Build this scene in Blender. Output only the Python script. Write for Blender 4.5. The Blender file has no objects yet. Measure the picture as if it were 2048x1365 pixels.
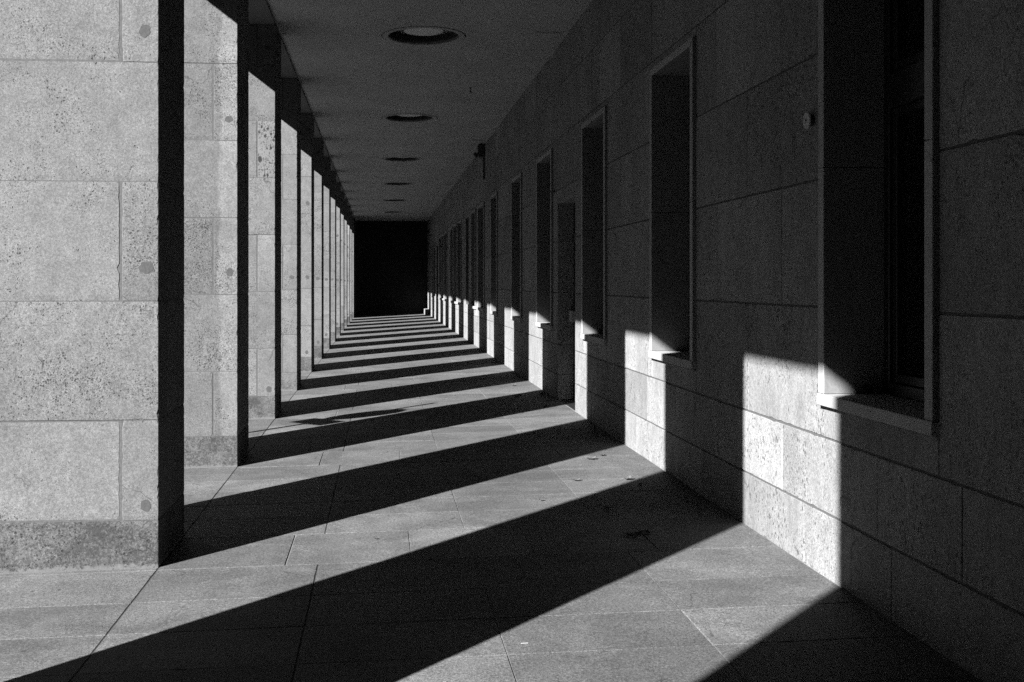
import bpy, bmesh, math, random
from mathutils import Vector, noise

random.seed(7)
S = bpy.context.scene
C = S.collection

# ------------------------------------------------------------------ camera, world, sun, exposure
EYE = 1.515
cam_d = bpy.data.cameras.new('camera')
cam = bpy.data.objects.new('camera', cam_d); C.objects.link(cam)
cam.location = (0, 0, EYE)
cam.rotation_euler = (math.radians(90), 0, -math.radians(4.0))
cam_d.sensor_width = 36.0
cam_d.lens = 36.74
cam_d.shift_x = 0.0565
cam_d.shift_y = -0.0566
cam_d.clip_start = 0.05
cam_d.clip_end = 2000
S.camera = cam

SUN = Vector((1.0, 1.059, -0.7676)).normalized()       # the way the light travels
elev = math.asin(-SUN.z)
W = bpy.data.worlds.new('World'); S.world = W; W.use_nodes = True
nt = W.node_tree; nt.nodes.clear()
sky = nt.nodes.new('ShaderNodeTexSky'); sky.sky_type = 'NISHITA'; sky.sun_disc = False
sky.air_density = 0.3; sky.dust_density = 0.0; sky.sun_elevation = elev
sky.sun_rotation = math.atan2(-SUN.x, -SUN.y)
bw = nt.nodes.new('ShaderNodeSeparateColor')            # black-and-white film behind a red filter: only the sky's red counts
bg = nt.nodes.new('ShaderNodeBackground'); bg.inputs['Strength'].default_value = 0.05
out = nt.nodes.new('ShaderNodeOutputWorld')
nt.links.new(sky.outputs[0], bw.inputs[0]); nt.links.new(bw.outputs[0], bg.inputs[0]); nt.links.new(bg.outputs[0], out.inputs[0])

sd = bpy.data.lights.new('sun', 'SUN'); sd.energy = 5.0; sd.angle = math.radians(0.55); sd.color = (1, 1, 1)
so = bpy.data.objects.new('sun', sd); C.objects.link(so)
so.rotation_euler = SUN.to_track_quat('-Z', 'Y').to_euler()
so.location = (-20, -20, 20)

S.view_settings.view_transform = 'Standard'
S.view_settings.look = 'None'
S.view_settings.gamma = 1.0
S.view_settings.use_curve_mapping = False
S.view_settings.exposure = 2.5
S.cycles.use_denoising = False
S.cycles.max_bounces = 8
S.cycles.diffuse_bounces = 3
S.cycles.sample_clamp_indirect = 3.0

# ------------------------------------------------------------------ materials
def newmat(name):
    m = bpy.data.materials.new(name); m.use_nodes = True
    t = m.node_tree; t.nodes.clear()
    o = t.nodes.new('ShaderNodeOutputMaterial'); b = t.nodes.new('ShaderNodeBsdfPrincipled')
    t.links.new(b.outputs[0], o.inputs[0])
    return m, t, b

class G:
    """tiny node-graph helper"""
    def __init__(s, t): s.t = t; s.L = t.links.new
    def n(s, typ, **k):
        x = s.t.nodes.new(typ)
        for a, v in k.items(): setattr(x, a, v)
        return x
    def put(s, sock, v):
        if isinstance(v, bpy.types.NodeSocket): s.L(v, sock)
        else: sock.default_value = v
    def math(s, op, a, b=0.0, c=0.0, clamp=False):
        x = s.n('ShaderNodeMath', operation=op, use_clamp=clamp)
        s.put(x.inputs[0], a); s.put(x.inputs[1], b); s.put(x.inputs[2], c)
        return x.outputs[0]
    def vmath(s, op, a, b):
        x = s.n('ShaderNodeVectorMath', operation=op); s.put(x.inputs[0], a); s.put(x.inputs[1], b)
        return x.outputs[0]
    def noise(s, co, scale, detail=3, rough=.55, dist=0.0):
        x = s.n('ShaderNodeTexNoise'); s.put(x.inputs['Vector'], co)
        x.inputs['Scale'].default_value = scale; x.inputs['Detail'].default_value = detail
        x.inputs['Roughness'].default_value = rough; x.inputs['Distortion'].default_value = dist
        return x.outputs[0]
    def voro(s, co, scale, feature='F1', rnd=1.0):
        x = s.n('ShaderNodeTexVoronoi', feature=feature); s.put(x.inputs['Vector'], co)
        x.inputs['Scale'].default_value = scale; x.inputs['Randomness'].default_value = rnd
        return x
    def maprange(s, v, a, b, c, d, smooth=False):
        x = s.n('ShaderNodeMapRange'); x.interpolation_type = 'SMOOTHSTEP' if smooth else 'LINEAR'
        s.put(x.inputs[0], v)
        for i, q in enumerate((a, b, c, d)): s.put(x.inputs[i+1], q)
        return x.outputs[0]
    def coords(s, seed=True, rot=None, scale=None):
        g = s.n('ShaderNodeNewGeometry').outputs['Position']
        if scale:
            m = s.n('ShaderNodeMapping'); s.put(m.inputs['Vector'], g)
            m.inputs['Scale'].default_value = scale
            if rot: m.inputs['Rotation'].default_value = rot
            g = m.outputs[0]
        if seed:
            r = s.n('ShaderNodeObjectInfo').outputs['Random']
            r = s.math('MULTIPLY', r, 91.7)
            c = s.n('ShaderNodeCombineXYZ'); s.L(r, c.inputs[0]); s.L(r, c.inputs[1]); s.L(r, c.inputs[2])
            g = s.vmath('ADD', g, c.outputs[0])
        return g
    def gray(s, v):
        c = s.n('ShaderNodeCombineColor'); s.L(v, c.inputs[0]); s.L(v, c.inputs[1]); s.L(v, c.inputs[2])
        return c.outputs[0]

def stone_material(name, base, stretch=(1, 1, 1), pit_scale=42, pit_amount=.5, pit_dark=.35, vary=.16, mottle=.18,
                   grain=.14, bump=.35, rough=.9, stain=None, pit_soft=.13, streak=.05, big_pits=.012, cracks=.5):
    m, t, b = newmat(name); g = G(t)
    co = g.coords(scale=stretch)
    wco = g.coords(seed=False)
    big = g.noise(co, 1.3, 4, .6)
    mid = g.noise(co, 9, 5, .65, .6)
    fine = g.noise(co, 78, 5, .8)
    rnd = g.n('ShaderNodeObjectInfo').outputs['Random']
    v = g.maprange(rnd, 0, 1, 1 - vary, 1 + vary)
    v = g.math('MULTIPLY', v, g.maprange(big, .3, .7, 1 - mottle, 1 + mottle))
    v = g.math('MULTIPLY', v, g.maprange(mid, .3, .7, 1 - mottle*.8, 1 + mottle*.8))
    v = g.math('MULTIPLY', v, g.maprange(fine, .36, .64, 1 - grain, 1 + grain))
    fine2 = g.noise(co, 260, 2, .6)
    v = g.math('MULTIPLY', v, g.maprange(fine2, .36, .64, 1 - grain*1.1, 1 + grain*1.1))
    strk = g.noise(g.vmath('MULTIPLY', co, (6, 6, .5)), 1.6, 5, .7)
    v = g.math('MULTIPLY', v, g.maprange(strk, .34, .66, 1 - streak, 1 + streak))
    # pits and shell holes, denser where a slow noise says so
    dens = g.noise(co, 2.6, 3, .6)
    wob = g.n('ShaderNodeTexNoise'); g.L(co, wob.inputs['Vector']); wob.inputs['Scale'].default_value = 60; wob.inputs['Detail'].default_value = 4
    wv = g.vmath('ADD', co, g.vmath('MULTIPLY', wob.outputs['Color'], (.022, .022, .022)))
    vo = g.voro(wv, pit_scale)
    hit = g.n('ShaderNodeSeparateColor'); g.L(vo.outputs['Color'], hit.inputs[0])
    thr = g.math('MULTIPLY', g.maprange(dens, .35, .68, 0.0, pit_amount), g.maprange(g.math('FRACT', g.math('MULTIPLY', rnd, 7.31)), 0, 1, .65, 1.3))
    size = g.math('MULTIPLY', g.math('SUBTRACT', thr, hit.outputs[0]), 1.3)
    size = g.math('MINIMUM', g.math('MAXIMUM', size, 0.0), .42)
    pit = g.maprange(g.math('SUBTRACT', size, vo.outputs['Distance']), -pit_soft*.3, pit_soft, 0, 1, True)
    pit = g.math('MULTIPLY', pit, g.math('GREATER_THAN', size, .001))
    vo2 = g.voro(wv, pit_scale * 2.7)
    h2 = g.n('ShaderNodeSeparateColor'); g.L(vo2.outputs['Color'], h2.inputs[0])
    s2 = g.math('MULTIPLY', g.math('SUBTRACT', g.math('ADD', thr, .04), h2.outputs[0]), 1.5)
    pit2 = g.maprange(g.math('SUBTRACT', g.math('MINIMUM', s2, .45), vo2.outputs['Distance']), -.05, .15, 0, 1, True)
    allpit = g.math('MAXIMUM', pit, g.math('MULTIPLY', pit2, .7))
    vo4 = g.voro(wv, pit_scale * .42)
    h4 = g.n('ShaderNodeSeparateColor'); g.L(vo4.outputs['Color'], h4.inputs[0])
    s4 = g.math('MULTIPLY', g.math('SUBTRACT', big_pits, h4.outputs[0]), 18)
    pit4 = g.maprange(g.math('SUBTRACT', g.math('MINIMUM', s4, .33), vo4.outputs['Distance']), -.03, .08, 0, 1, True)
    allpit = g.math('MAXIMUM', allpit, pit4)
    v = g.math('MULTIPLY', v, g.math('SUBTRACT', 1.0, g.math('MULTIPLY', allpit, 1 - pit_dark)))
    # pale shell fragments
    v3 = g.voro(co, 70)
    h3 = g.n('ShaderNodeSeparateColor'); g.L(v3.outputs['Color'], h3.inputs[0])
    shell = g.math('MULTIPLY', g.math('LESS_THAN', h3.outputs[1], .07), g.math('LESS_THAN', v3.outputs['Distance'], .3))
    v = g.math('MULTIPLY', v, g.math('ADD', 1.0, g.math('MULTIPLY', shell, .22)))
    if cracks:
        cw = g.n('ShaderNodeTexNoise'); g.L(co, cw.inputs['Vector']); cw.inputs['Scale'].default_value = 3.5; cw.inputs['Detail'].default_value = 6
        cv = g.vmath('ADD', co, g.vmath('MULTIPLY', cw.outputs['Color'], (.35, .35, .35)))
        ce = g.voro(cv, 1.3, 'DISTANCE_TO_EDGE')
        line = g.maprange(ce.outputs['Distance'], .0015, .006, 1, 0, True)
        line = g.math('MULTIPLY', line, g.maprange(g.noise(co, 1.9, 2, .5), .54, .60, 0, cracks, True))
        v = g.math('MULTIPLY', v, g.math('SUBTRACT', 1.0, line))
    if stain: v = stain(g, wco, v)
    v = g.math('MULTIPLY', v, base)
    g.L(g.gray(v), b.inputs['Base Color'])
    b.inputs['Roughness'].default_value = rough
    b.inputs['Specular IOR Level'].default_value = .25
    h = g.math('SUBTRACT', g.math('MULTIPLY', fine, .35), allpit)
    h = g.math('ADD', h, g.math('MULTIPLY', mid, .7))
    bp = g.n('ShaderNodeBump'); bp.inputs['Strength'].default_value = bump; bp.inputs['Distance'].default_value = .006
    g.L(h, bp.inputs['Height']); g.L(bp.outputs[0], b.inputs['Normal'])
    return m

def sep(g, v):
    x = g.n('ShaderNodeSeparateXYZ'); g.L(v, x.inputs[0]); return x.outputs

def plinth_stain(g, wco, v):
    x, y, z = sep(g, wco)
    n1 = g.noise(wco, 1.7, 6, .8); n2 = g.noise(wco, 60, 5, .85)
    dark = g.maprange(g.math('ADD', n1, g.math('MULTIPLY', g.math('SUBTRACT', n2, .5), .9)), .36, .60, 1.05, .36, True)
    v = g.math('MULTIPLY', v, dark)
    # pale salt crust with its own ragged edge where the stone meets the paving
    hgt = g.math('SUBTRACT', z, g.math('MULTIPLY', x, .0211))
    edge = g.math('ADD', hgt, g.math('MULTIPLY', g.math('SUBTRACT', g.noise(wco, 38, 4, .7), .5), .10))
    salt = g.maprange(edge, .012, .03, 1, 0, True)
    mx = g.n('ShaderNodeMix'); g.put(mx.inputs[0], g.math('MULTIPLY', salt, .75)); g.put(mx.inputs[2], v); mx.inputs[3].default_value = 1.35
    return mx.outputs[0]

def rain_stain(g, wco, v):
    # weathering: a darker, rain-washed field with a wavy edge towards the outside of the pillar
    x, y, z = sep(g, wco)
    wav = g.noise(wco, 1.8, 4, .6)
    e = g.math('ADD', x, g.math('MULTIPLY', g.math('SUBTRACT', wav, .5), .16))
    r = g.noise(g.n('ShaderNodeObjectInfo').outputs['Location'], .7)
    m = g.maprange(e, -1.36, -1.325, .76, 1.10, True)
    return g.math('MULTIPLY', v, m)

PIL = .0665
M_pillar = stone_material('shell_limestone', PIL, (1, 1, 1), 78, .60, .30, .09, .19, .32, .8)
M_pillar_weathered = stone_material('weathered_shell_limestone', PIL*1.12, (1, 1, 1), 80, .66, .32, .07, .20, .34, .8, stain=rain_stain)
M_pitted = stone_material('deeply_pitted_limestone', PIL, (1, 1, .7), 30, .95, .15, .05, .12, .18, .8, big_pits=.05)
M_plinth = stone_material('stained_plinth_stone', PIL*.80, (1, 1, 1), 70, .75, .35, .08, .16, .30, .6, stain=plinth_stain)
M_wall = stone_material('travertine_wall_stone', .142, (1, 1.0, .55), 66, .68, .34, .10, .22, .26, .8, streak=.05, big_pits=.010)
M_reveal = stone_material('shade_darkened_reveal_stone', .098, (1, 1, 1), 60, .12, .6, .05, .08, .10, .2, big_pits=.001)  # darker than the wall stone: recess shade put into the base colour
M_surround = stone_material('smooth_window_stone', .215, (1, 1, 1), 60, .12, .6, .05, .06, .08, .2, big_pits=.001)

def rubmark(g, wco, v):
    a = g.noise(g.vmath('MULTIPLY', wco, (1.3, 1.7, 1)), 1.1, 5, .62, .8)
    v = g.math('MULTIPLY', v, g.maprange(a, .32, .68, .76, 1.15, True))
    s = g.noise(g.vmath('MULTIPLY', wco, (3, 4, 1)), 2.3, 6, .7)
    v = g.math('MULTIPLY', v, g.maprange(s, .38, .66, .97, 1.03, True))
    sp = g.voro(wco, 16)
    h = g.n('ShaderNodeSeparateColor'); g.L(sp.outputs['Color'], h.inputs[0])
    spot = g.math('MULTIPLY', g.math('LESS_THAN', h.outputs[0], .025), g.math('LESS_THAN', sp.outputs['Distance'], .18))
    return g.math('MULTIPLY', v, g.math('SUBTRACT', 1.0, g.math('MULTIPLY', spot, .5)))
M_slab = stone_material('granite_paving', .066, (1, 1, 1), 150, .5, .6, .16, .14, .48, .5, .78, stain=rubmark, streak=0, big_pits=0)

def plain(name, base, rough=.9, n_scale=60, n_amt=.15, bump=.15, metallic=0, spec=.3, big=.0):
    m, t, b = newmat(name); g = G(t); co = g.coords(seed=False)
    v = g.maprange(g.noise(co, n_scale, 4, .7), .3, .7, 1 - n_amt, 1 + n_amt)
    if big: v = g.math('MULTIPLY', v, g.maprange(g.noise(co, 1.1, 5, .6), .3, .7, 1 - big, 1 + big))
    v = g.math('MULTIPLY', v, base); g.L(g.gray(v), b.inputs['Base Color'])
    b.inputs['Roughness'].default_value = rough; b.inputs['Metallic'].default_value = metallic
    b.inputs['Specular IOR Level'].default_value = spec
    if bump:
        bp = g.n('ShaderNodeBump'); bp.inputs['Strength'].default_value = bump; bp.inputs['Distance'].default_value = .004
        g.L(g.noise(co, n_scale, 4, .7), bp.inputs['Height']); g.L(bp.outputs[0], b.inputs['Normal'])
    return m
M_mortar = plain('wall_mortar', .052, .95, 80, .3, .5)
M_pmortar = plain('pillar_mortar', .042, .95, 70, .3, .5)
M_floorjoint = plain('pale_floor_mortar', .115, .95, 40, .35, .5)
M_darkjoint = plain('open_floor_joint', .012, .95, 60, .4, .3)
M_ceiling = plain('painted_plaster', .235, .92, 85, .26, .8, big=.12)
M_beam = plain('beam_concrete', .075, .95, 60, .14, .3, big=.08)
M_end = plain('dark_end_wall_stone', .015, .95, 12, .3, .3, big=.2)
M_frame = plain('dark_window_metal', .014, .45, 40, .1, 0, metallic=.3, spec=.5)
M_stile = plain('door_metal', .12, .4, 40, .1, 0, metallic=.5, spec=.5)
M_plate = plain('brushed_metal', .3, .45, 40, .1, 0, metallic=.4, spec=.5)
M_black = plain('black_lacquer', .03, .55, 40, .1, 0)
M_disc = plain('opal_glass', .38, .5, 30, .05, 0)
M_cap = plain('pale_plastic', .30, .6, 60, .08, .1)
M_plug = plain('plug_mortar', .031, .95, 90, .3, .5)
M_leaf = plain('dry_leaf', .048, .8, 80, .4, .3)
M_paper = plain('paper', .2, .9, 60, .05, 0)
M_pave = plain('outdoor_paving', .12, .9, 20, .2, .3, big=.1)
M_road = plain('asphalt', .06, .9, 90, .3, .4, big=.1)
M_sign = plain('sign_sheet', .4, .5, 30, .05, 0, metallic=.6)
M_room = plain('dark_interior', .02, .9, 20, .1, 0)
m, t, b = newmat('window_glass'); b.inputs['Base Color'].default_value = (.006, .006, .006, 1); b.inputs['Roughness'].default_value = .04
b.inputs['Specular IOR Level'].default_value = .5; M_glass = m
# perforated louvre ring of the ceiling lamps, its glints painted as bright dots
m, t, b = newmat('perforated_metal_glint_dots'); g = G(t); co = g.n('ShaderNodeTexCoord').outputs['Object']
vo = g.voro(co, 42, rnd=.25)
v = g.maprange(vo.outputs['Distance'], .22, .38, .75, .01, True)
g.L(g.gray(v), b.inputs['Base Color']); b.inputs['Roughness'].default_value = .35; b.inputs['Metallic'].default_value = .3; M_perf = m

# ------------------------------------------------------------------ helpers
SL = .0211                               # cross fall of the paving
def floor_z(x): return SL * x

def link(name, me, mat=None, parent=None):
    o = bpy.data.objects.new(name, me); C.objects.link(o)
    if mat and me and not me.materials: me.materials.append(mat)
    if parent: o.parent = parent
    return o

def tag(o, label=None, cat=None, group=None, kind=None):
    if label: o['label'] = label
    if cat: o['category'] = cat
    if group: o['group'] = group
    if label and cat and not kind: kind = 'thing'
    if kind: o['kind'] = kind
    return o

def empty(name, loc=(0, 0, 0), parent=None):
    o = bpy.data.objects.new(name, None); C.objects.link(o); o.location = loc
    o.empty_display_size = .1
    if parent: o.parent = parent
    return o

def cham_box(bm, x0, x1, y0, y1, z0, z1, c=0.0, jit=0.0, rnd=None):
    """box with chamfered edges: 24 vertices; jit makes faces and edges slightly uneven"""
    xs, ys, zs = (x0, x1), (y0, y1), (z0, z1)
    if c <= 0:
        vs = [bm.verts.new((xs[i], ys[j], zs[k])) for i in (0, 1) for j in (0, 1) for k in (0, 1)]
        for f in ((0, 1, 3, 2), (4, 6, 7, 5), (0, 4, 5, 1), (2, 3, 7, 6), (0, 2, 6, 4), (1, 5, 7, 3)):
            bm.faces.new([vs[i] for i in f])
        return
    r = rnd or random
    P = {}
    for i in (0, 1):
        for j in (0, 1):
            for k in (0, 1):
                for ax in range(3):
                    q = [xs[i], ys[j], zs[k]]; s = [1 - 2*i, 1 - 2*j, 1 - 2*k]
                    for a in range(3):
                        if a != ax: q[a] += s[a] * c * (1 + (r.uniform(-.4, .6) if jit else 0))
                    P[i, j, k, ax] = bm.verts.new(q)
    F = bm.faces.new
    for i in (0, 1): F([P[i, 0, 0, 0], P[i, 0, 1, 0], P[i, 1, 1, 0], P[i, 1, 0, 0]])
    for j in (0, 1): F([P[0, j, 0, 1], P[1, j, 0, 1], P[1, j, 1, 1], P[0, j, 1, 1]])
    for k in (0, 1): F([P[0, 0, k, 2], P[0, 1, k, 2], P[1, 1, k, 2], P[1, 0, k, 2]])
    for i in (0, 1):
        for j in (0, 1): F([P[i, j, 0, 0], P[i, j, 1, 0], P[i, j, 1, 1], P[i, j, 0, 1]])
    for i in (0, 1):
        for k in (0, 1): F([P[i, 0, k, 0], P[i, 1, k, 0], P[i, 1, k, 2], P[i, 0, k, 2]])
    for j in (0, 1):
        for k in (0, 1): F([P[0, j, k, 1], P[1, j, k, 1], P[1, j, k, 2], P[0, j, k, 2]])
    for i in (0, 1):
        for j in (0, 1):
            for k in (0, 1): F([P[i, j, k, 0], P[i, j, k, 1], P[i, j, k, 2]])

def ragged_panel(bm, u0, u1, v0, v1, w0, w1, axes, seed, step=.05, amp=.0022, c=.002, chip=.008):
    """slab whose visible face (at w0) has an uneven, nicked outline; axes maps (u, v, w) to x, y, z"""
    P = []
    def run(a, b2, f):
        n = max(2, int((b2 - a) / step))
        for i in range(n): P.append(f(a + (b2 - a) * i / n))
    run(u0, u1, lambda t: (t, v0, 0, 1)); run(v0, v1, lambda t: (u1, t, -1, 0))
    run(-u1, -u0, lambda t: (-t, v1, 0, -1)); run(-v1, -v0, lambda t: (u0, -t, 1, 0))
    def place(u, v, w):
        q = [0, 0, 0]; q[axes[0]] = u; q[axes[1]] = v; q[axes[2]] = w; return q
    sgn = 1 if w1 > w0 else -1
    A, B2, D2 = [], [], []
    for (u, v, du, dv) in P:
        k = noise.noise(Vector((u*17 + seed, v*17, seed*1.7))) * amp + max(0, noise.noise(Vector((u*41, v*41 + seed, 3.3))) - .38) * chip * 2.2
        k = max(k, -amp*.4)
        uu = min(max(u + du*k, u0 + 0), u1); vv = min(max(v + dv*k, v0 + 0), v1)
        ui = min(max(uu + du*c, u0 + c), u1 - c); vi = min(max(vv + dv*c, v0 + c), v1 - c)
        A.append(bm.verts.new(place(ui, vi, w0))); B2.append(bm.verts.new(place(uu, vv, w0 + sgn*c))); D2.append(bm.verts.new(place(uu, vv, w1)))
    n = len(A)
    for X, Y in ((A, B2), (B2, D2)):
        for i in range(n): bm.faces.new([X[i], X[(i+1) % n], Y[(i+1) % n], Y[i]])
    bm.faces.new(A); bm.faces.new(D2)

def done(bm, name):
    bmesh.ops.recalc_face_normals(bm, faces=bm.faces)
    me = bpy.data.meshes.new(name); bm.to_mesh(me); bm.free(); return me

def box(name, x0, x1, y0, y1, z0, z1, mat, parent=None, c=0.0, jit=0.0):
    bm = bmesh.new(); cham_box(bm, x0, x1, y0, y1, z0, z1, c, jit)
    return link(name, done(bm, name), mat, parent)

def ring(bm, cx, cy, z, r, n=48):
    return [bm.verts.new((cx + r*math.cos(2*math.pi*i/n), cy + r*math.sin(2*math.pi*i/n), z)) for i in range(n)]
def bridge(bm, a, b):
    n = len(a)
    for i in range(n): bm.faces.new([a[i], a[(i+1) % n], b[(i+1) % n], b[i]])

def lathe(name, prof, mat, parent=None, n=48, axis='Z', loc=(0, 0, 0), cap0=True, cap1=True, smooth=True):
    bm = bmesh.new(); rs = [ring(bm, 0, 0, z, r, n) for r, z in prof]
    for a, b2 in zip(rs, rs[1:]): bridge(bm, a, b2)
    if cap0: bm.faces.new(rs[0])
    if cap1: bm.faces.new(rs[-1])
    if axis == 'X':
        for v in bm.verts: v.co = Vector((v.co.z, v.co.y, v.co.x))
    if axis == 'Y':
        for v in bm.verts: v.co = Vector((v.co.x, v.co.z, v.co.y))
    me = done(bm, name)
    o = link(name, me, mat, parent); o.location = loc
    return o

# ------------------------------------------------------------------ dimensions (metres)
XP, XO, XW = -1.2, -2.207, 2.218          # inner / outer face of the pillars, face of the wall
PITCH, TH = 3.112, .741
PY = [2.637 + PITCH * k for k in range(-1, 15)]   # near face of each pillar
CEIL, SOFF = 4.491, 4.455
YEND = 50.25
YBACK = -5.0

# ------------------------------------------------------------------ outside ground
def sheet(name, pts, mat, kind='structure'):
    bm = bmesh.new(); bm.faces.new([bm.verts.new(p) for p in pts])
    return tag(link(name, done(bm, name), mat), kind=kind)
GZ = -.06
sheet('ground', [(-400, -400, -.34), (400, -400, -.34), (400, 500, -.34), (-400, 500, -.34)], M_pave)
box('pavement', -7.5, -2.32, -30, 90, -.30, GZ, M_pave); tag(bpy.data.objects['pavement'], kind='structure')
box('road', -17, -7.64, -60, 120, -.30, -.19, M_road); tag(bpy.data.objects['road'], kind='structure')
kb = empty('kerb', (-7.57, 0, -.19)); tag(kb, kind='structure')
bm = bmesh.new(); cham_box(bm, -.065, .065, 0, .99, -.1, .13, .012); kme = done(bm, 'kerb_stone')
for i in range(40):
    o = link('kerb_stone', kme, M_pave if i == 0 else None, kb); o.location = (0, -6 + i, 0)

ob = empty('added_sky_blocker', (-24, 0, -.3)); tag(ob, 'unseen dark block added across the street to keep sky light out of the arcade', 'building')  # unseen block, added to cut sky light reaching the openings
box('wall', -12, 0, -70, 110, 0, 13.4, M_road, ob)
for fl in range(4):
    for i in range(44):
        box('window', -.02, .03, -68 + 4*i, -66.4 + 4*i, 1.0 + 3*fl, 2.7 + 3*fl, M_glass, ob)

# ------------------------------------------------------------------ arcade floor
bm = bmesh.new()
fx0, fx1 = -2.32, 2.30
vs = [bm.verts.new((x, y, floor_z(x) + dz)) for x in (fx0, fx1) for y in (YBACK, YEND + .1) for dz in (-.004, -.25)]
for f in ((0, 2, 6, 4), (1, 5, 7, 3), (0, 1, 3, 2), (4, 6, 7, 5), (0, 4, 5, 1), (2, 3, 7, 6)): bm.faces.new([vs[i] for i in f])
floor = tag(link('floor', done(bm, 'floor'), M_floorjoint), kind='structure')

REG = [-2.315, -1.2, -.34, .51, 1.36, 2.214]
ALT = [-2.315, -1.2, -.517, .165, .85, 1.54, 2.214]
ROWS = [.69, .48, .45, .46, .46, .572]
def shear(bm):
    for v in bm.verts: v.co.z += floor_z(v.co.x)
stuff = bmesh.new()
rs = random.Random(3)
y = 5.70 - 4 * PITCH
nslab = 0
while y < YEND:
    for r, hgt in enumerate(ROWS):
        y0, y1 = y, min(y + hgt, YEND + .05); y += hgt
        if y1 < YBACK + .1 or y0 > YEND: continue
        cols = ALT if r == 0 else REG
        js = .0052 * rs.uniform(.5, 1.5)
        for x0, x1 in zip(cols, cols[1:]):
            gl = .0034 * rs.uniform(.6, 1.5)
            ga = gl + (.004 if x0 < -.2 else 0); gb = gl + (.004 if x1 < -.2 else 0)
            dz = rs.uniform(-.0009, .0009)
            tgt = bmesh.new() if y0 < 17.5 else stuff
            n0 = len(tgt.verts)
            if y0 < 11.5: ragged_panel(tgt, x0 + ga/2, x1 - gb/2, y0 + js/2, y1 - js/2, dz, -.04, (0, 1, 2), rs.uniform(0, 90), .04, .0016, .0016, .007)
            else: cham_box(tgt, x0 + ga/2, x1 - gb/2, y0 + js/2, y1 - js/2, -.05, dz, .0025, 1, rs)
            if tgt is not stuff:
                ax, ay = rs.uniform(-.0012, .0012), rs.uniform(-.0015, .0015)
                cx, cy = (x0+x1)/2, (y0+y1)/2
                for v in tgt.verts:
                    if v.co.z > -.01: v.co.z += ax*(v.co.x-cx) + ay*(v.co.y-cy)
                shear(tgt)
                link('paving_slab', done(tgt, 'paving_slab'), M_slab, floor); nslab += 1
shear(stuff)
tag(link('far_paving', done(stuff, 'far_paving'), M_slab, floor), kind='stuff')
# open dark joints along the left of the walk
bm = bmesh.new()
for xj in (-1.2, -.34):
    w = .005
    a = [bm.verts.new((xx, yy, floor_z(xx) - .0025)) for xx, yy in ((xj-w, YBACK), (xj+w, YBACK), (xj+w, 30), (xj-w, 30))]
    bm.faces.new(a)
link('joint_gap', done(bm, 'joint_gap'), M_darkjoint, floor)

# ------------------------------------------------------------------ pillars
PZ = [-.06, .232, .775, 1.417, 2.064, 2.709, 3.354, 3.999, SOFF]      # course joints
def rough_slab(bm, x0, x1, y0, y1, z0, z1, rnd, amp=.004, face='Y'):
    """stone with ragged arrises: its vertical edges are cut into short lengths and nicked"""
    c = .003
    n = 22
    zz = [z0 + (z1 - z0) * i / n for i in range(n + 1)]
    loops = []
    for i, z in enumerate(zz):
        inz = .002 if i in (0, n) else 0
        L = []
        for (x, y, sx, sy) in ((x0, y0, 1, 1), (x1, y0, -1, 1), (x1, y1, -1, -1), (x0, y1, 1, -1)):
            k = noise.noise(Vector((x*9.1, y*7.3, z*22 + rnd))) + .6*noise.noise(Vector((x*5, y*5, z*61 + rnd)))
            k = max(0.0, k - .12) * amp * 4.2
            d1 = c + k + inz; d2 = c + k * .8 + inz
            # two vertices per corner (a chamfer)
            if (sx, sy) in ((1, 1), (-1, -1)):
                L += [(x + sx*inz, y + sy*d2, z), (x + sx*d1, y + sy*inz, z)]
            else:
                L += [(x + sx*d1, y + sy*inz, z), (x + sx*inz, y + sy*d2, z)]
        loops.append([bm.verts.new(p) for p in L])
    for a, b2 in zip(loops, loops[1:]): bridge(bm, a, b2)
    bm.faces.new(loops[0]); bm.faces.new(loops[-1])

mesh_cache = {}
def pillar_pieces(detail, seed):
    """list of (name, mesh, material) in pillar coordinates: x from -(width)..0, y 0..TH"""
    wd = XP - XO; q = .200; qo = .150; hg = .0025; vg = .007
    res = []
    def piece(x0, x1, y0, y1, z0, z1, mat, nm='stone'):
        bm = bmesh.new()
        if detail: rough_slab(bm, x0, x1, y0, y1, z0, z1, seed + z0*3.3 + x0*11)
        else: cham_box(bm, x0, x1, y0, y1, z0, z1, .003)
        res.append((nm, done(bm, nm), mat))
    for ci, (a, b2) in enumerate(zip(PZ, PZ[1:])):
        a += hg if ci else 0; b2 -= hg if ci < len(PZ) - 2 else 0
        r = .002 * ((ci * 7 + seed) % 3 - 1)
        if ci == 0:
            piece(-wd, 0, 0, .2, a, b2, 'plinth', 'plinth_stone'); piece(-wd, 0, TH - .2, TH, a, b2, 'plinth', 'plinth_stone')
            piece(-.2, -.0005, .2 + hg, TH - .2 - hg, a, b2, 'plinth', 'plinth_stone'); piece(-wd, -wd + .2, .2 + hg, TH - .2 - hg, a, b2, 'plinth', 'plinth_stone')
        elif ci % 2 == 0:   # full-width front and back stones
            piece(-wd, 0, r, q, a, b2, 'stone'); piece(-wd, 0, TH - q, TH, a, b2, 'stone')
            piece(-q, -.0005, q + hg, TH - q - hg, a, b2, 'stone'); piece(-wd, -wd + q, q + hg, TH - q - hg, a, b2, 'stone')
        else:               # full-depth side stones, front stones between them
            piece(-q + vg, 0, 0, TH, a, b2, 'corner'); piece(-wd, -wd + qo - vg, 0, TH, a, b2, 'stone')
            piece(-wd + qo + vg, -q - vg, .001 + abs(r), q, a, b2, 'stone'); piece(-wd + qo + vg, -q - vg, TH - q, TH, a, b2, 'stone')
    return res

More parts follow.
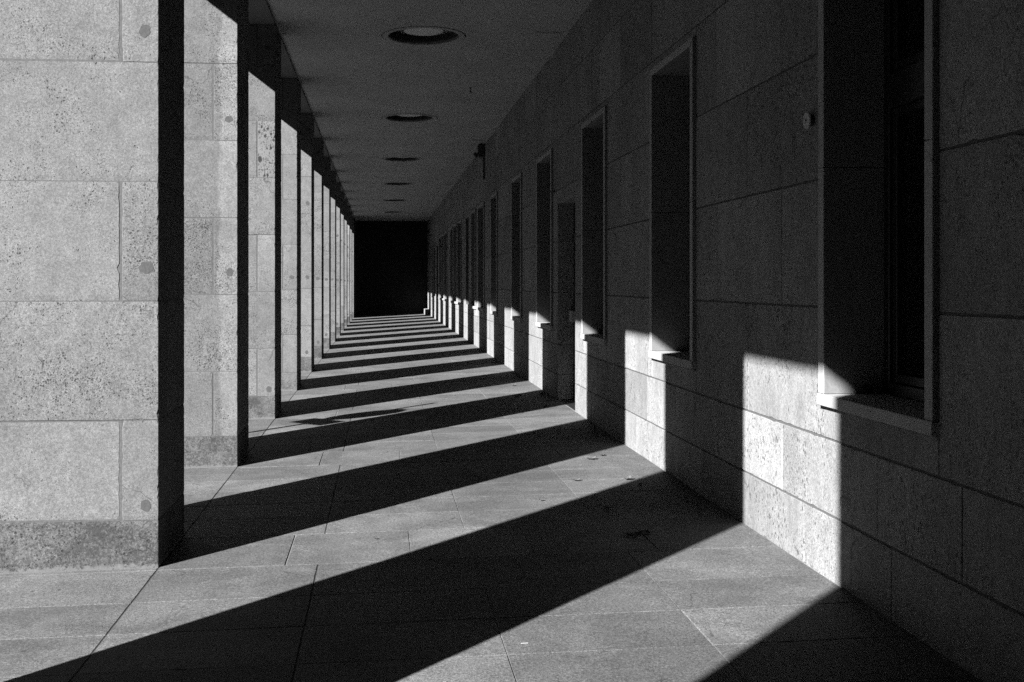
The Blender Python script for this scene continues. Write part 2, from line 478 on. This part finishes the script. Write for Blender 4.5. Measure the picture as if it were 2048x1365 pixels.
def plug_mesh(seed, r0):
    rr = random.Random(seed); bm = bmesh.new(); n = 18
    ph = [rr.uniform(0, 6.28) for _ in range(3)]
    def rad(t): return r0 * (1 + .10*math.sin(2*t + ph[0]) + .07*math.sin(5*t + ph[1]) + .05*math.sin(9*t + ph[2]))
    a = [bm.verts.new((rad(6.283*i/n)*math.cos(6.283*i/n), -.0012, rad(6.283*i/n)*math.sin(6.283*i/n))) for i in range(n)]
    b2 = [bm.verts.new((v.co.x*1.03, .004, v.co.z*1.03)) for v in a]
    bridge(bm, a, b2); bm.faces.new(a)
    return done(bm, 'mortar_plug')

labels = ['stone pillar beside the viewer, first of the whole row',
 'stone pillar just outside the left edge, casting the nearest broad shadow on the floor',
 'broad sunlit stone pillar closest to the viewer',
 'second sunlit stone pillar, with a pale wavy band down its right side',
 'third sunlit pillar, with a deeply pitted corner stone high up',
 'fourth sunlit stone pillar from the left edge, faint crack near its lit top',
 'fifth sunlit stone pillar from the left edge, two round plugs on its pale face',
 'sixth sunlit stone pillar counted from the left edge of the row',
 'seventh sunlit stone pillar counted from the left edge of the row',
 'eighth sunlit stone pillar counted from the left edge of the row',
 'ninth sunlit stone pillar counted from the left edge of the row',
 'fifth pillar counted back from the dark far end of the row',
 'fourth pillar counted back from the dark far end of the row',
 'third pillar counted back from the dark far end of the row',
 'second-last slim-looking pillar before the dark far end of the arcade',
 'last and smallest-looking sunlit pillar, right against the dark far end']
plain_set = pillar_pieces(False, 1)
plugs = [plug_mesh(11 + i, .030 + .003*(i % 3)) for i in range(6)]
core_bm = bmesh.new(); cham_box(core_bm, -(XP-XO) + .0045, -.0045, .0045, TH - .0045, -.06, SOFF - .001, 0); core_me = done(core_bm, 'mortar_core')
for k, py in enumerate(PY):
    root = empty('stone_pillar', (XP, py, floor_z(XP)))
    tag(root, labels[k], 'pillar', 'stone pillars along the open side of the arcade')
    zoff = -floor_z(XP)
    ps = pillar_pieces(True, 3 + k*5) if k in (2, 3, 4, 5) else plain_set
    c = link('mortar_core', core_me, M_pmortar, root); c.location = (0, 0, zoff)
    weather = M_pillar_weathered if k in (3, 13) else M_pillar
    for i, (nm, me, role) in enumerate(ps):
        mat = {'plinth': M_plinth, 'stone': weather, 'corner': weather}[role]
        if k == 4 and role == 'corner' and me.vertices[0].co.z > 2.6 and me.vertices[0].co.z < 3.2: mat = M_pitted
        o = bpy.data.objects.new(nm, me); C.objects.link(o); o.parent = root; o.location = (0, 0, zoff)
        if mat is M_pitted: o['label'] = 'deeply pitted corner stone'
        if nm == 'plinth_stone': o['label'] = 'dark stained base stone with pale salt crust'
        if not me.materials: me.materials.append(mat)
        if me.materials[0] != mat:
            o.material_slots[0].link = 'OBJECT'; o.material_slots[0].material = mat
    rp = random.Random(40 + k)
    for zc in (.318, 1.608, 2.887, 4.18):           # plugged anchor holes in the narrow corner stones
        if rp.random() < (.0 if k <= 2 else .3): continue
        p = bpy.data.objects.new('mortar_plug', plugs[rp.randrange(6)]); C.objects.link(p); p.parent = root
        if not p.data.materials: p.data.materials.append(M_plug)
        p.location = (-.075 + rp.uniform(-.008, .012), 0, zc + zoff + rp.uniform(-.01, .01)); p.rotation_euler = (0, rp.uniform(0, 6), 0)
        if zc > 1.5:
            p = bpy.data.objects.new('mortar_plug', plugs[rp.randrange(6)]); C.objects.link(p); p.parent = root
            p.location = (0, TH*.42, zc + zoff); p.rotation_euler = (0, 0, math.radians(90))

# beam over the pillars, and the walls that close the arcade before and after the openings
bmst = empty('stone_beam', (XO, YBACK, SOFF)); tag(bmst, 'long plain stone beam lying on top of all the pillars under the left ceiling edge', 'beam')
box('beam_body', .0, XP - XO, 0, YEND - YBACK, 0, .7, M_beam, bmst)
w = box('side_wall', XO, XP, YBACK, PY[0] - .002, -.06, SOFF - .002, M_beam); tag(w, 'unseen solid wall added before the first pillar to darken the near end', 'wall')  # unseen wall, added to darken the near end of the arcade
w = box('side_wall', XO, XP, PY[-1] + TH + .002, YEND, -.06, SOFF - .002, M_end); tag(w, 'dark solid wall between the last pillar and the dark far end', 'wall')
w = box('rear_sky_blocker', XO, XW + .6, YBACK - .4, YBACK - .003, -.25, 5.2, M_beam); tag(w, 'unseen plain wall added behind the viewer to limit sky light', 'wall')  # unseen wall, added to limit sky light from behind
ew = empty('end_wall', (0, YEND, 0)); tag(ew, 'black unlit wall closing the far end of the arcade', 'wall')
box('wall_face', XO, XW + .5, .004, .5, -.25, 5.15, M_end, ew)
rz = random.Random(5)
zz = [0, .74, 1.395, 2.04, 2.69, 3.33, 3.98, 4.48]
for i, (a, b2) in enumerate(zip(zz, zz[1:])):
    x = XP - .5 + (.4 if i % 2 else 0)
    while x < XW:
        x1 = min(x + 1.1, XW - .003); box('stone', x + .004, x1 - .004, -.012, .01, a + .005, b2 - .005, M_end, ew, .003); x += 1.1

# mass of the building over the arcade
o = box('upper_storeys', XO + .03, 9.0, YBACK - .4, YEND + .5, SOFF + .702, 13.5, M_beam); tag(o, 'plain stone upper storeys of the building resting on the arcade beam', 'building')

# ------------------------------------------------------------------ ceiling with round lamp recesses
LX = .515
LY = [12.60 + 6.26 * i for i in range(6)]
bm = bmesh.new()
def quad(x0, x1, y0, y1):
    bm.faces.new([bm.verts.new(p) for p in ((x0, y0, CEIL), (x0, y1, CEIL), (x1, y1, CEIL), (x1, y0, CEIL))])
hs = .56; yprev = YBACK
for ly in LY:
    quad(XP, XW + .02, yprev, ly - hs)
    quad(XP, LX - hs, ly - hs, ly + hs); quad(LX + hs, XW + .02, ly - hs, ly + hs)
    n = 64
    A = []; Bv = []; Cv = []
    for i in range(n):
        a = 2*math.pi*(i + .0)/n + math.pi/4
        cx, sy = math.cos(a), math.sin(a); s = hs / max(abs(cx), abs(sy))
        A.append(bm.verts.new((LX + cx*s, ly + sy*s, CEIL))); Bv.append(bm.verts.new((LX + cx*.512, ly + sy*.512, CEIL)))
        Cv.append(bm.verts.new((LX + cx*.512, ly + sy*.512, CEIL + .02)))
    bridge(bm, A, Bv); bridge(bm, Bv, Cv)
    yprev = ly + hs
quad(XP, XW + .02, yprev, YEND)
ceil = tag(link('ceiling', done(bm, 'ceiling'), M_ceiling), kind='structure')

lamp_labels = ['large round recessed lamp with its pale disc clearly visible, closest to the viewer',
 'second round recessed lamp from the viewer, pale crescent showing', 'third round recessed lamp from the viewer along the ceiling',
 'fourth round recessed lamp from the viewer along the ceiling', 'fifth round recessed lamp, last but one before the dark end',
 'farthest and smallest round recessed lamp, nearest the dark end wall']
for i, ly in enumerate(LY):
    r = empty('ceiling_lamp', (LX, ly, CEIL)); tag(r, lamp_labels[i], 'lamp', 'round recessed lamps in the arcade ceiling')
    lathe('trim_ring', [(.498, .012), (.498, -.004), (.490, -.009), (.437, -.009), (.427, -.002), (.427, .03)], M_ceiling, r, 64, cap0=False, cap1=False)
    lathe('recess_can', [(.432, .004), (.415, .03), (.415, .20), (.10, .21)], M_black, r, 64, cap0=False, cap1=True)
    lathe('louvre_ring', [(.41, .105), (.245, .10), (.245, .13)], M_perf, r, 64, cap0=False, cap1=False)
    lathe('shade_disc', [(.08, .052), (.20, .055), (.238, .062), (.24, .072), (.12, .09)], M_disc, r, 48)
bm = bmesh.new()
cham_box(bm, XP, XW + .5, YBACK, YEND, CEIL + .23, CEIL + .30, 0)
link('void_panel', done(bm, 'void_panel'), M_black, ceil)

hatch_labels = ['thin square service hatch in the ceiling near the right wall, nearest one', 'thin square service hatch in the ceiling just before the wall camera',
                'small faint service hatch in the ceiling beyond the wall camera', 'smallest and farthest faint service hatch in the ceiling']
for i, hy in enumerate((12.45, 21.8, 31.6, 41.3)):
    r = empty('ceiling_hatch', (1.98, hy, CEIL)); tag(r, hatch_labels[i], 'hatch', 'service hatches in the ceiling')
    box('hatch_frame', -.18, .18, -.18, .18, -.006, .0, M_ceiling, r, .002)
    box('hatch_panel', -.155, .155, -.155, .155, -.012, -.0062, M_ceiling, r, .002)
r = empty('ceiling_hook', (1.36, 15.85, CEIL)); tag(r, 'tiny dark hook hanging from the ceiling right of the nearest lamps', 'hook')
lathe('hook_plate', [(.022, 0), (.022, -.006), (.008, -.01)], M_black, r, 12)
lathe('hook_stem', [(.006, -.01), (.006, -.05), (.016, -.055), (.016, -.075), (.005, -.08)], M_black, r, 10)

# ------------------------------------------------------------------ the long wall with windows and doors
wall = empty('long_stone_wall', (XW, 0, 0)); tag(wall, 'long pitted stone wall with tall narrow windows along the right of the arcade', 'wall')
ZC = [-.02, .363, .740, 1.395, 2.043, 2.685, 3.330, 3.975, CEIL - .001]
WZ0, WZ1 = .905, 3.255
OPEN = []
for y0, y1 in ((4.02, 5.11), (7.24, 8.42), (10.14, 11.35), (13.38, 14.69), (16.34, 17.55), (19.80, 20.88), (22.31, 23.70), (24.34, 25.47),
               (28.63, 30.01), (30.36, 31.69), (32.14, 33.22), (35.00, 36.38), (36.68, 37.81), (38.26, 39.59), (44.13, 45.12)):
    OPEN.append((y0, y1, WZ0, WZ1, 'window'))
OPEN += [(11.80, 13.08, -.05, 2.566, 'door'), (26.45, 27.35, .97, 3.20, 'slot'), (40.75, 41.8, .97, 3.0, 'slot'), (42.9, 44.0, .97, 3.0, 'slot')]
OPEN.sort()

def sub(intervals, a, b2):
    r = []
    for p, q in intervals:
        if b2 <= p or a >= q: r.append((p, q)); continue
        if a > p: r.append((p, a))
        if b2 < q: r.append((b2, q))
    return r
# backing behind the facing stones: front 9 mm behind them
bm = bmesh.new()
edges = sorted({YBACK, YEND} | {o[0] for o in OPEN} | {o[1] for o in OPEN})
BX0, BX1 = .006, .37
for a, b2 in zip(edges, edges[1:]):
    mid = (a + b2)/2
    op = [o for o in OPEN if o[0] < mid < o[1]]
    if not op: cham_box(bm, BX0, BX1, a, b2, -.24, CEIL + .2)
    else:
        o = op[0]
        if o[2] > 0: cham_box(bm, BX0, BX1, a, b2, -.24, o[2])
        cham_box(bm, BX0, BX1, a, b2, o[3], CEIL + .2)
link('mortar_backing', done(bm, 'mortar_backing'), M_mortar, wall)
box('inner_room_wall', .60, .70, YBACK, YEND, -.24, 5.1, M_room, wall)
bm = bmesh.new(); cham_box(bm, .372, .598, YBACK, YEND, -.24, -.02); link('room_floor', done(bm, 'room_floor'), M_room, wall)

JOINTS = {  # measured upright joints of the nearest piers, row -> positions
 0: [4.41, 5.35, 7.08, 8.0, 8.95, 9.9, 10.9], 1: [4.54, 5.65, 6.77, 7.75, 8.6, 9.62, 10.6], 2: [5.1, 6.19, 7.30, 8.05, 9.05, 9.55, 10.3],
 3: [4.54, 5.66, 6.77, 9.70], 4: [3.8, 6.21, 9.10, 9.56], 5: [5.68, 6.80, 9.62], 6: [4.1, 5.1, 6.2, 7.35, 8.45, 9.59, 10.5, 11.3], 7: [4.6, 5.7, 6.8, 7.95, 9.0, 10.05]}
rw = random.Random(21)
stones = []
for ri, (za, zb) in enumerate(zip(ZC, ZC[1:])):
    iv = [(YBACK, YEND)]
    pieces = []
    for o in OPEN:
        if o[2] < zb - .03 and o[3] > za + .03:
            full = o[2] <= za + .03 and o[3] >= zb - .03
            iv = sub(iv, o[0], o[1])
            if not full:
                if o[3] < zb: pieces.append((o[0], o[1], max(o[3], za), zb))
                if o[2] > za and o[2] < zb: pieces.append((o[0], o[1], za, o[2]))
    js = [j for j in JOINTS[ri]]
    y = (js[-1] if js else 10); base = .555 if ri % 2 else 0
    y = 11.0 + base
    while y < YEND:
        js.append(y + rw.uniform(-.12, .12)); y += 1.11 if y < 24 else 1.3
    y = 3.3 + base
    while y > YBACK: js.append(y); y -= 1.11
    js.sort()
    for a, b2 in iv:
        cuts = [a] + [j for j in js if a + .22 < j < b2 - .22] + [b2]
        for p, q in zip(cuts, cuts[1:]): stones.append((p, q, za, zb))
    for p, q, z0, z1 in pieces:
        cut = [j for j in js if p + .22 < j < q - .22]
        cc = [p] + cut + [q]
        for u, v2 in zip(cc, cc[1:]): stones.append((u, v2, z0, z1))
stones.sort()
fars = bmesh.new(); cnt = 0
for p, q, z0, z1 in stones:
    hz, hy = .0055, .0022
    pr = rw.uniform(-.0018, .0018)
    far = p > 27 or q < 2.6
    tb = fars if far else bmesh.new()
    if not far and p < 15: ragged_panel(tb, p + hy, q - hy, z0 + (hz if z0 > 0 else 0), z1 - hz, pr, .03, (1, 2, 0), rw.uniform(0, 90), .045, .0028, .0022, .012)
    else: cham_box(tb, pr, .03, p + hy, q - hy, z0 + (hz if z0 > 0 else 0), z1 - hz, .003, 1, rw)
    if not far:
        link('stone', done(tb, 'stone'), M_wall, wall); cnt += 1
tag(link('far_stones', done(fars, 'far_stones'), M_wall, wall), kind='stuff')
print('wall stones', cnt, 'slabs', nslab)

def make_window(y0, y1):
    w = empty('window', (0, y0, 0), wall); L = y1 - y0; p = -.028; D = .31; fw = .062
    zj = 2.09; zb, zt = .965, 3.20
    # stone surround: two-piece jambs, lintel, sill
    for (a, b2) in ((0, fw), (L - fw, L)):
        for (u, v2) in ((zb, zj - .002), (zj + .002, zt)):
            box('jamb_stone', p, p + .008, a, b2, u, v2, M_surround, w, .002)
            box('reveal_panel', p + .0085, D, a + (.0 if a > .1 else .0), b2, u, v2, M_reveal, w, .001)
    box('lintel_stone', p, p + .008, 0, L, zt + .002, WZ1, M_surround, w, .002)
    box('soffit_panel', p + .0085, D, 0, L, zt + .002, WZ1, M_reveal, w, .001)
    box('sill', p - .006, D + .02, -.004, L + .004, WZ0, zb - .002, M_surround, w, .003)
    # dark metal casing
    a, b2 = fw + .001, L - fw - .001
    bm = bmesh.new()
    cham_box(bm, D - .03, D + .06, a, a + .055, zb, zt, .004); cham_box(bm, D - .03, D + .06, b2 - .055, b2, zb, zt, .004)
    cham_box(bm, D - .03, D + .06, a + .056, b2 - .056, zb, zb + .06, .004); cham_box(bm, D - .03, D + .06, a + .056, b2 - .056, zt - .055, zt, .004)
    cham_box(bm, D - .035, D + .06, a + .056, b2 - .056, 2.375, 2.55, .006)
    link('casing', done(bm, 'casing'), M_frame, w)
    bm = bmesh.new()
    for (u, v2) in ((zb + .062, 2.373), (2.552, zt - .057)):
        cham_box(bm, D - .012, D + .05, a + .058, a + .098, u, v2, .003); cham_box(bm, D - .012, D + .05, b2 - .098, b2 - .058, u, v2, .003)
        cham_box(bm, D - .012, D + .05, a + .099, b2 - .099, u, u + .045, .003); cham_box(bm, D - .012, D + .05, a + .099, b2 - .099, v2 - .04, v2, .003)
    link('sash_frame', done(bm, 'sash_frame'), M_frame, w)
    for (u, v2) in ((zb + .10, 2.34), (2.59, zt - .09)):
        box('pane', D + .015, D + .021, a + .09, b2 - .09, u, v2, M_glass, w)
    return w

def make_door(y0, y1):
    w = empty('door', (0, y0, 0), wall); L = y1 - y0; D = .20; zt = 2.566
    for (a, b2) in ((0.0, .05), (L - .05, L)):
        for u, v2 in ((.01, .361), (.365, .738), (.742, 1.393), (1.397, 2.041), (2.045, zt)):
            box('jamb_stone', .001, D + .15, a, b2, u, v2, M_wall, w, .002)
    box('lintel_stone', .001, D + .15, 0.052, L - .052, zt - .05, zt - .001, M_wall, w, .002)
    a, b2 = .052, L - .052
    bm = bmesh.new()
    cham_box(bm, D, D + .09, a, a + .05, .04, 2.51, .003); cham_box(bm, D, D + .09, b2 - .05, b2, .04, 2.51, .003)
    cham_box(bm, D, D + .09, a + .051, b2 - .051, 2.46, 2.51, .003); cham_box(bm, D - .03, D + .09, a + .051, b2 - .051, 2.02, 2.13, .003)
    link('door_frame', done(bm, 'door_frame'), M_frame, w)
    bm = bmesh.new()
    a += .054; b2 -= .054
    cham_box(bm, D + .02, D + .07, a, a + .09, .06, 2.01, .003); cham_box(bm, D + .02, D + .07, b2 - .09, b2, .06, 2.01, .003)
    cham_box(bm, D + .02, D + .07, a + .091, b2 - .091, .06, .46, .003); cham_box(bm, D + .02, D + .07, a + .091, b2 - .091, 1.92, 2.01, .003)
    link('door_leaf', done(bm, 'door_leaf'), M_stile, w)
    box('door_pane', D + .04, D + .048, a + .088, b2 - .088, .45, 1.93, M_glass, w)
    box('transom_pane', D + .04, D + .048, a, b2, 2.125, 2.465, M_glass, w)
    box('handle_plate', D - .07, D - .01, b2 - .16, b2 - .01, 1.03, 1.17, M_plate, w, .004)
    box('handle_bracket', D - .012, D + .022, b2 - .10, b2 - .06, 1.07, 1.13, M_plate, w, .003)
    box('threshold', .012, D + .12, .052, L - .052, .0, .052, M_frame, w, .004)

def make_slot(y0, y1, z0, z1):
    w = empty('window', (0, y0, 0), wall); w['label'] = 'narrow dark window without a stone surround'; L = y1 - y0; D = .2
    bm = bmesh.new()
    cham_box(bm, D, D + .1, 0, .06, z0, z1, .003); cham_box(bm, D, D + .1, L - .06, L, z0, z1, .003)
    cham_box(bm, D, D + .1, .061, L - .061, z0, z0 + .06, .003); cham_box(bm, D, D + .1, .061, L - .061, z1 - .06, z1, .003)
    link('casing', done(bm, 'casing'), M_frame, w)
    box('pane', D + .05, D + .056, .055, L - .055, z0 + .055, z1 - .055, M_glass, w)
for o in OPEN:
    if o[4] == 'window': make_window(o[0], o[1])
    elif o[4] == 'door': make_door(o[0], o[1])
    else: make_slot(*o[:4])

# low plinth block in the far right corner
o = box('stone_block', 2.03, XW - .004, 47.6, YEND - .02, .02, .30, M_wall, None, .004); tag(o, 'small low stone block at the foot of the wall beside the black end wall', 'block')

# ------------------------------------------------------------------ small fittings
r = empty('vent_cap', (XW, 5.245, EYE + .838)); tag(r, 'pale round cap with dark centre screw on the wall beside the nearest window', 'cap')
lathe('cap_stem', [(.030, .0), (.030, -.022)], M_black, r, 24, 'X')
lathe('cap_disc', [(.040, -.0225), (.0425, -.026), (.0425, -.031), (.040, -.034)], M_cap, r, 32, 'X')
lathe('screw', [(.006, -.0342), (.0055, -.037)], M_black, r, 10, 'X')

r = empty('security_camera', (XW, 22.3, CEIL)); tag(r, 'dark boxed security camera fixed high where the right wall meets the ceiling', 'camera')
box('junction_box', -.15, -.001, -.12, .12, -.29, -.015, M_black, r, .006)
box('camera_bracket', -.165, -.13, -.02, .02, -.24, -.20, M_black, r, .003)
o = lathe('camera_body', [(.028, 0), (.034, -.01), (.034, -.13), (.040, -.135), (.040, -.15), (.030, -.15)], M_black, r, 20, 'Y', (-.185, .05, -.26)); o.rotation_euler = (math.radians(-14), 0, math.radians(-12))
box('cable_duct', -.04, -.001, -.035, .035, -.76, -.292, M_black, r, .004)

r = empty('wall_hook', (XW, 13.27, EYE + 1.17)); tag(r, 'small dark iron bracket on the wall just above the door corner', 'bracket')
box('bracket_plate', -.008, 0, -.03, .03, -.03, .03, M_black, r, .002)
box('bracket_arm', -.07, -.0085, -.01, .01, -.01, .008, M_black, r, .002)

# traffic sign on the pavement outside, hidden behind the nearest pillar, whose shadow lies between the bars
sg = empty('traffic_sign', (-3.0, 9.18, GZ)); tag(sg, 'round street sign on a thin pole outside behind the nearest pillar, shadow on the floor', 'sign')
zc = 2.17 - GZ
lathe('pole', [(.03, 0), (.03, 2.82 - GZ)], M_sign, sg, 16)
o = lathe('round_plate', [(.292, -.002), (.30, 0), (.292, .002)], M_sign, sg, 48, 'Y', (0, -.045, zc))
o = box('square_plate', -.26, .26, -.003, .003, 0, .21, M_sign, sg); o.location = (.0, 0, zc - .505); o.rotation_euler = (0, 0, math.atan2(1.0, -1.059)); o.location.x += -.03; o.location.y -= .03

# dry leaves and scraps on the paving
def leaf_mesh(seed, size):
    rr = random.Random(seed); bm = bmesh.new(); n = 7; rows = []
    curl = rr.uniform(.25, .6); 
    for i in range(n):
        u = i/(n-1); wdt = math.sin(math.pi*min(1, u*.92 + .05))**.8 * .38 * (1 + .25*math.sin(u*19 + seed))
        zr = curl * (u - .5)**2 * 1.6
        row = []
        for s in (-1, -.5, 0, .5, 1):
            row.append(bm.verts.new(((u - .5)*size, s*wdt*size, size*(zr + abs(s)**1.5*curl*.35 + .02*rr.random()) + .002)))
        rows.append(row)
    for a, b2 in zip(rows, rows[1:]):
        for j in range(4): bm.faces.new([a[j], a[j+1], b2[j+1], b2[j]])
    st = [bm.verts.new(p) for p in ((size*.48, -.002, size*curl*.4), (size*.78, -.001, size*curl*.45), (size*.78, .001, size*curl*.45), (size*.48, .002, size*curl*.4))]
    bm.faces.new(st)
    me = done(bm, 'leaf'); return me
def leaf(X, Y, size, label, mat=M_leaf, rot=None, seed=0):
    o = link('dry_leaf', leaf_mesh(seed, size), mat); o.location = (X, Y, floor_z(X) + .001)
    o.rotation_euler = (random.uniform(-.15, .15), random.uniform(-.15, .15), rot if rot is not None else random.uniform(0, 6))
    tag(o, label, 'leaf', 'dry leaves blown onto the paving'); return o
leaf(1.763, 8.65, .085, 'largest curled pale dry leaf in the second lit floor strip by the wall', seed=1, rot=.3)
leaf(1.880, 8.80, .05, 'small dark leaf just behind the largest curled leaf by the wall', M_plug, seed=2)
leaf(1.467, 7.75, .055, 'pale leaf in the middle of the second lit floor strip', seed=3, rot=.2)
leaf(1.096, 7.10, .04, 'tiny pale leaf nearest the shadow edge in the second lit floor strip', seed=4)
leaf(1.85, 7.72, .07, 'flat leaf lying across the upper edge of the nearest full shadow', seed=5, rot=.6)
leaf(1.89, 7.52, .04, 'small dark leaf just inside the nearest full shadow by the wall', M_plug, seed=12)
leaf(1.48, 6.77, .045, 'small leaf in the shade right of the middle of the walk', M_plug, seed=6)
leaf(1.48, 6.02, .10, 'dark clump-like leaf in the nearest full shadow', M_plug, seed=7, rot=.1)
leaf(1.55, 6.06, .08, 'dark leaf overlapping the clump-like leaf in the nearest full shadow', M_plug, seed=8, rot=1.1)
leaf(-.03, 6.2, .022, 'tiny dark leaf crumb on the lit floor strip right of the nearest pillar', M_plug, seed=9)
for i, (X, Y) in enumerate(((1.95, 12.3), (2.08, 12.9), (1.75, 13.4), (2.1, 13.6), (1.9, 14.9))):
    leaf(X, Y, .06 + .012*(i % 3), ['leaf on the lit floor before the door', 'leaf against the foot of the door recess', 'leaf in the shadow left of the door',
        'leaf at the wall foot just beyond the door', 'farthest leaf, in the lit strip beyond the door'][i], seed=20 + i)
bm = bmesh.new(); cham_box(bm, -.016, .016, -.004, .004, 0, .002, .0008); o = link('paper_scrap', done(bm, 'paper_scrap'), M_paper)
o.location = (.596, 4.32, floor_z(.596) + .002); o.rotation_euler = (0, 0, .1); tag(o, 'tiny white paper scrap lying on a pale paving joint', 'scrap')
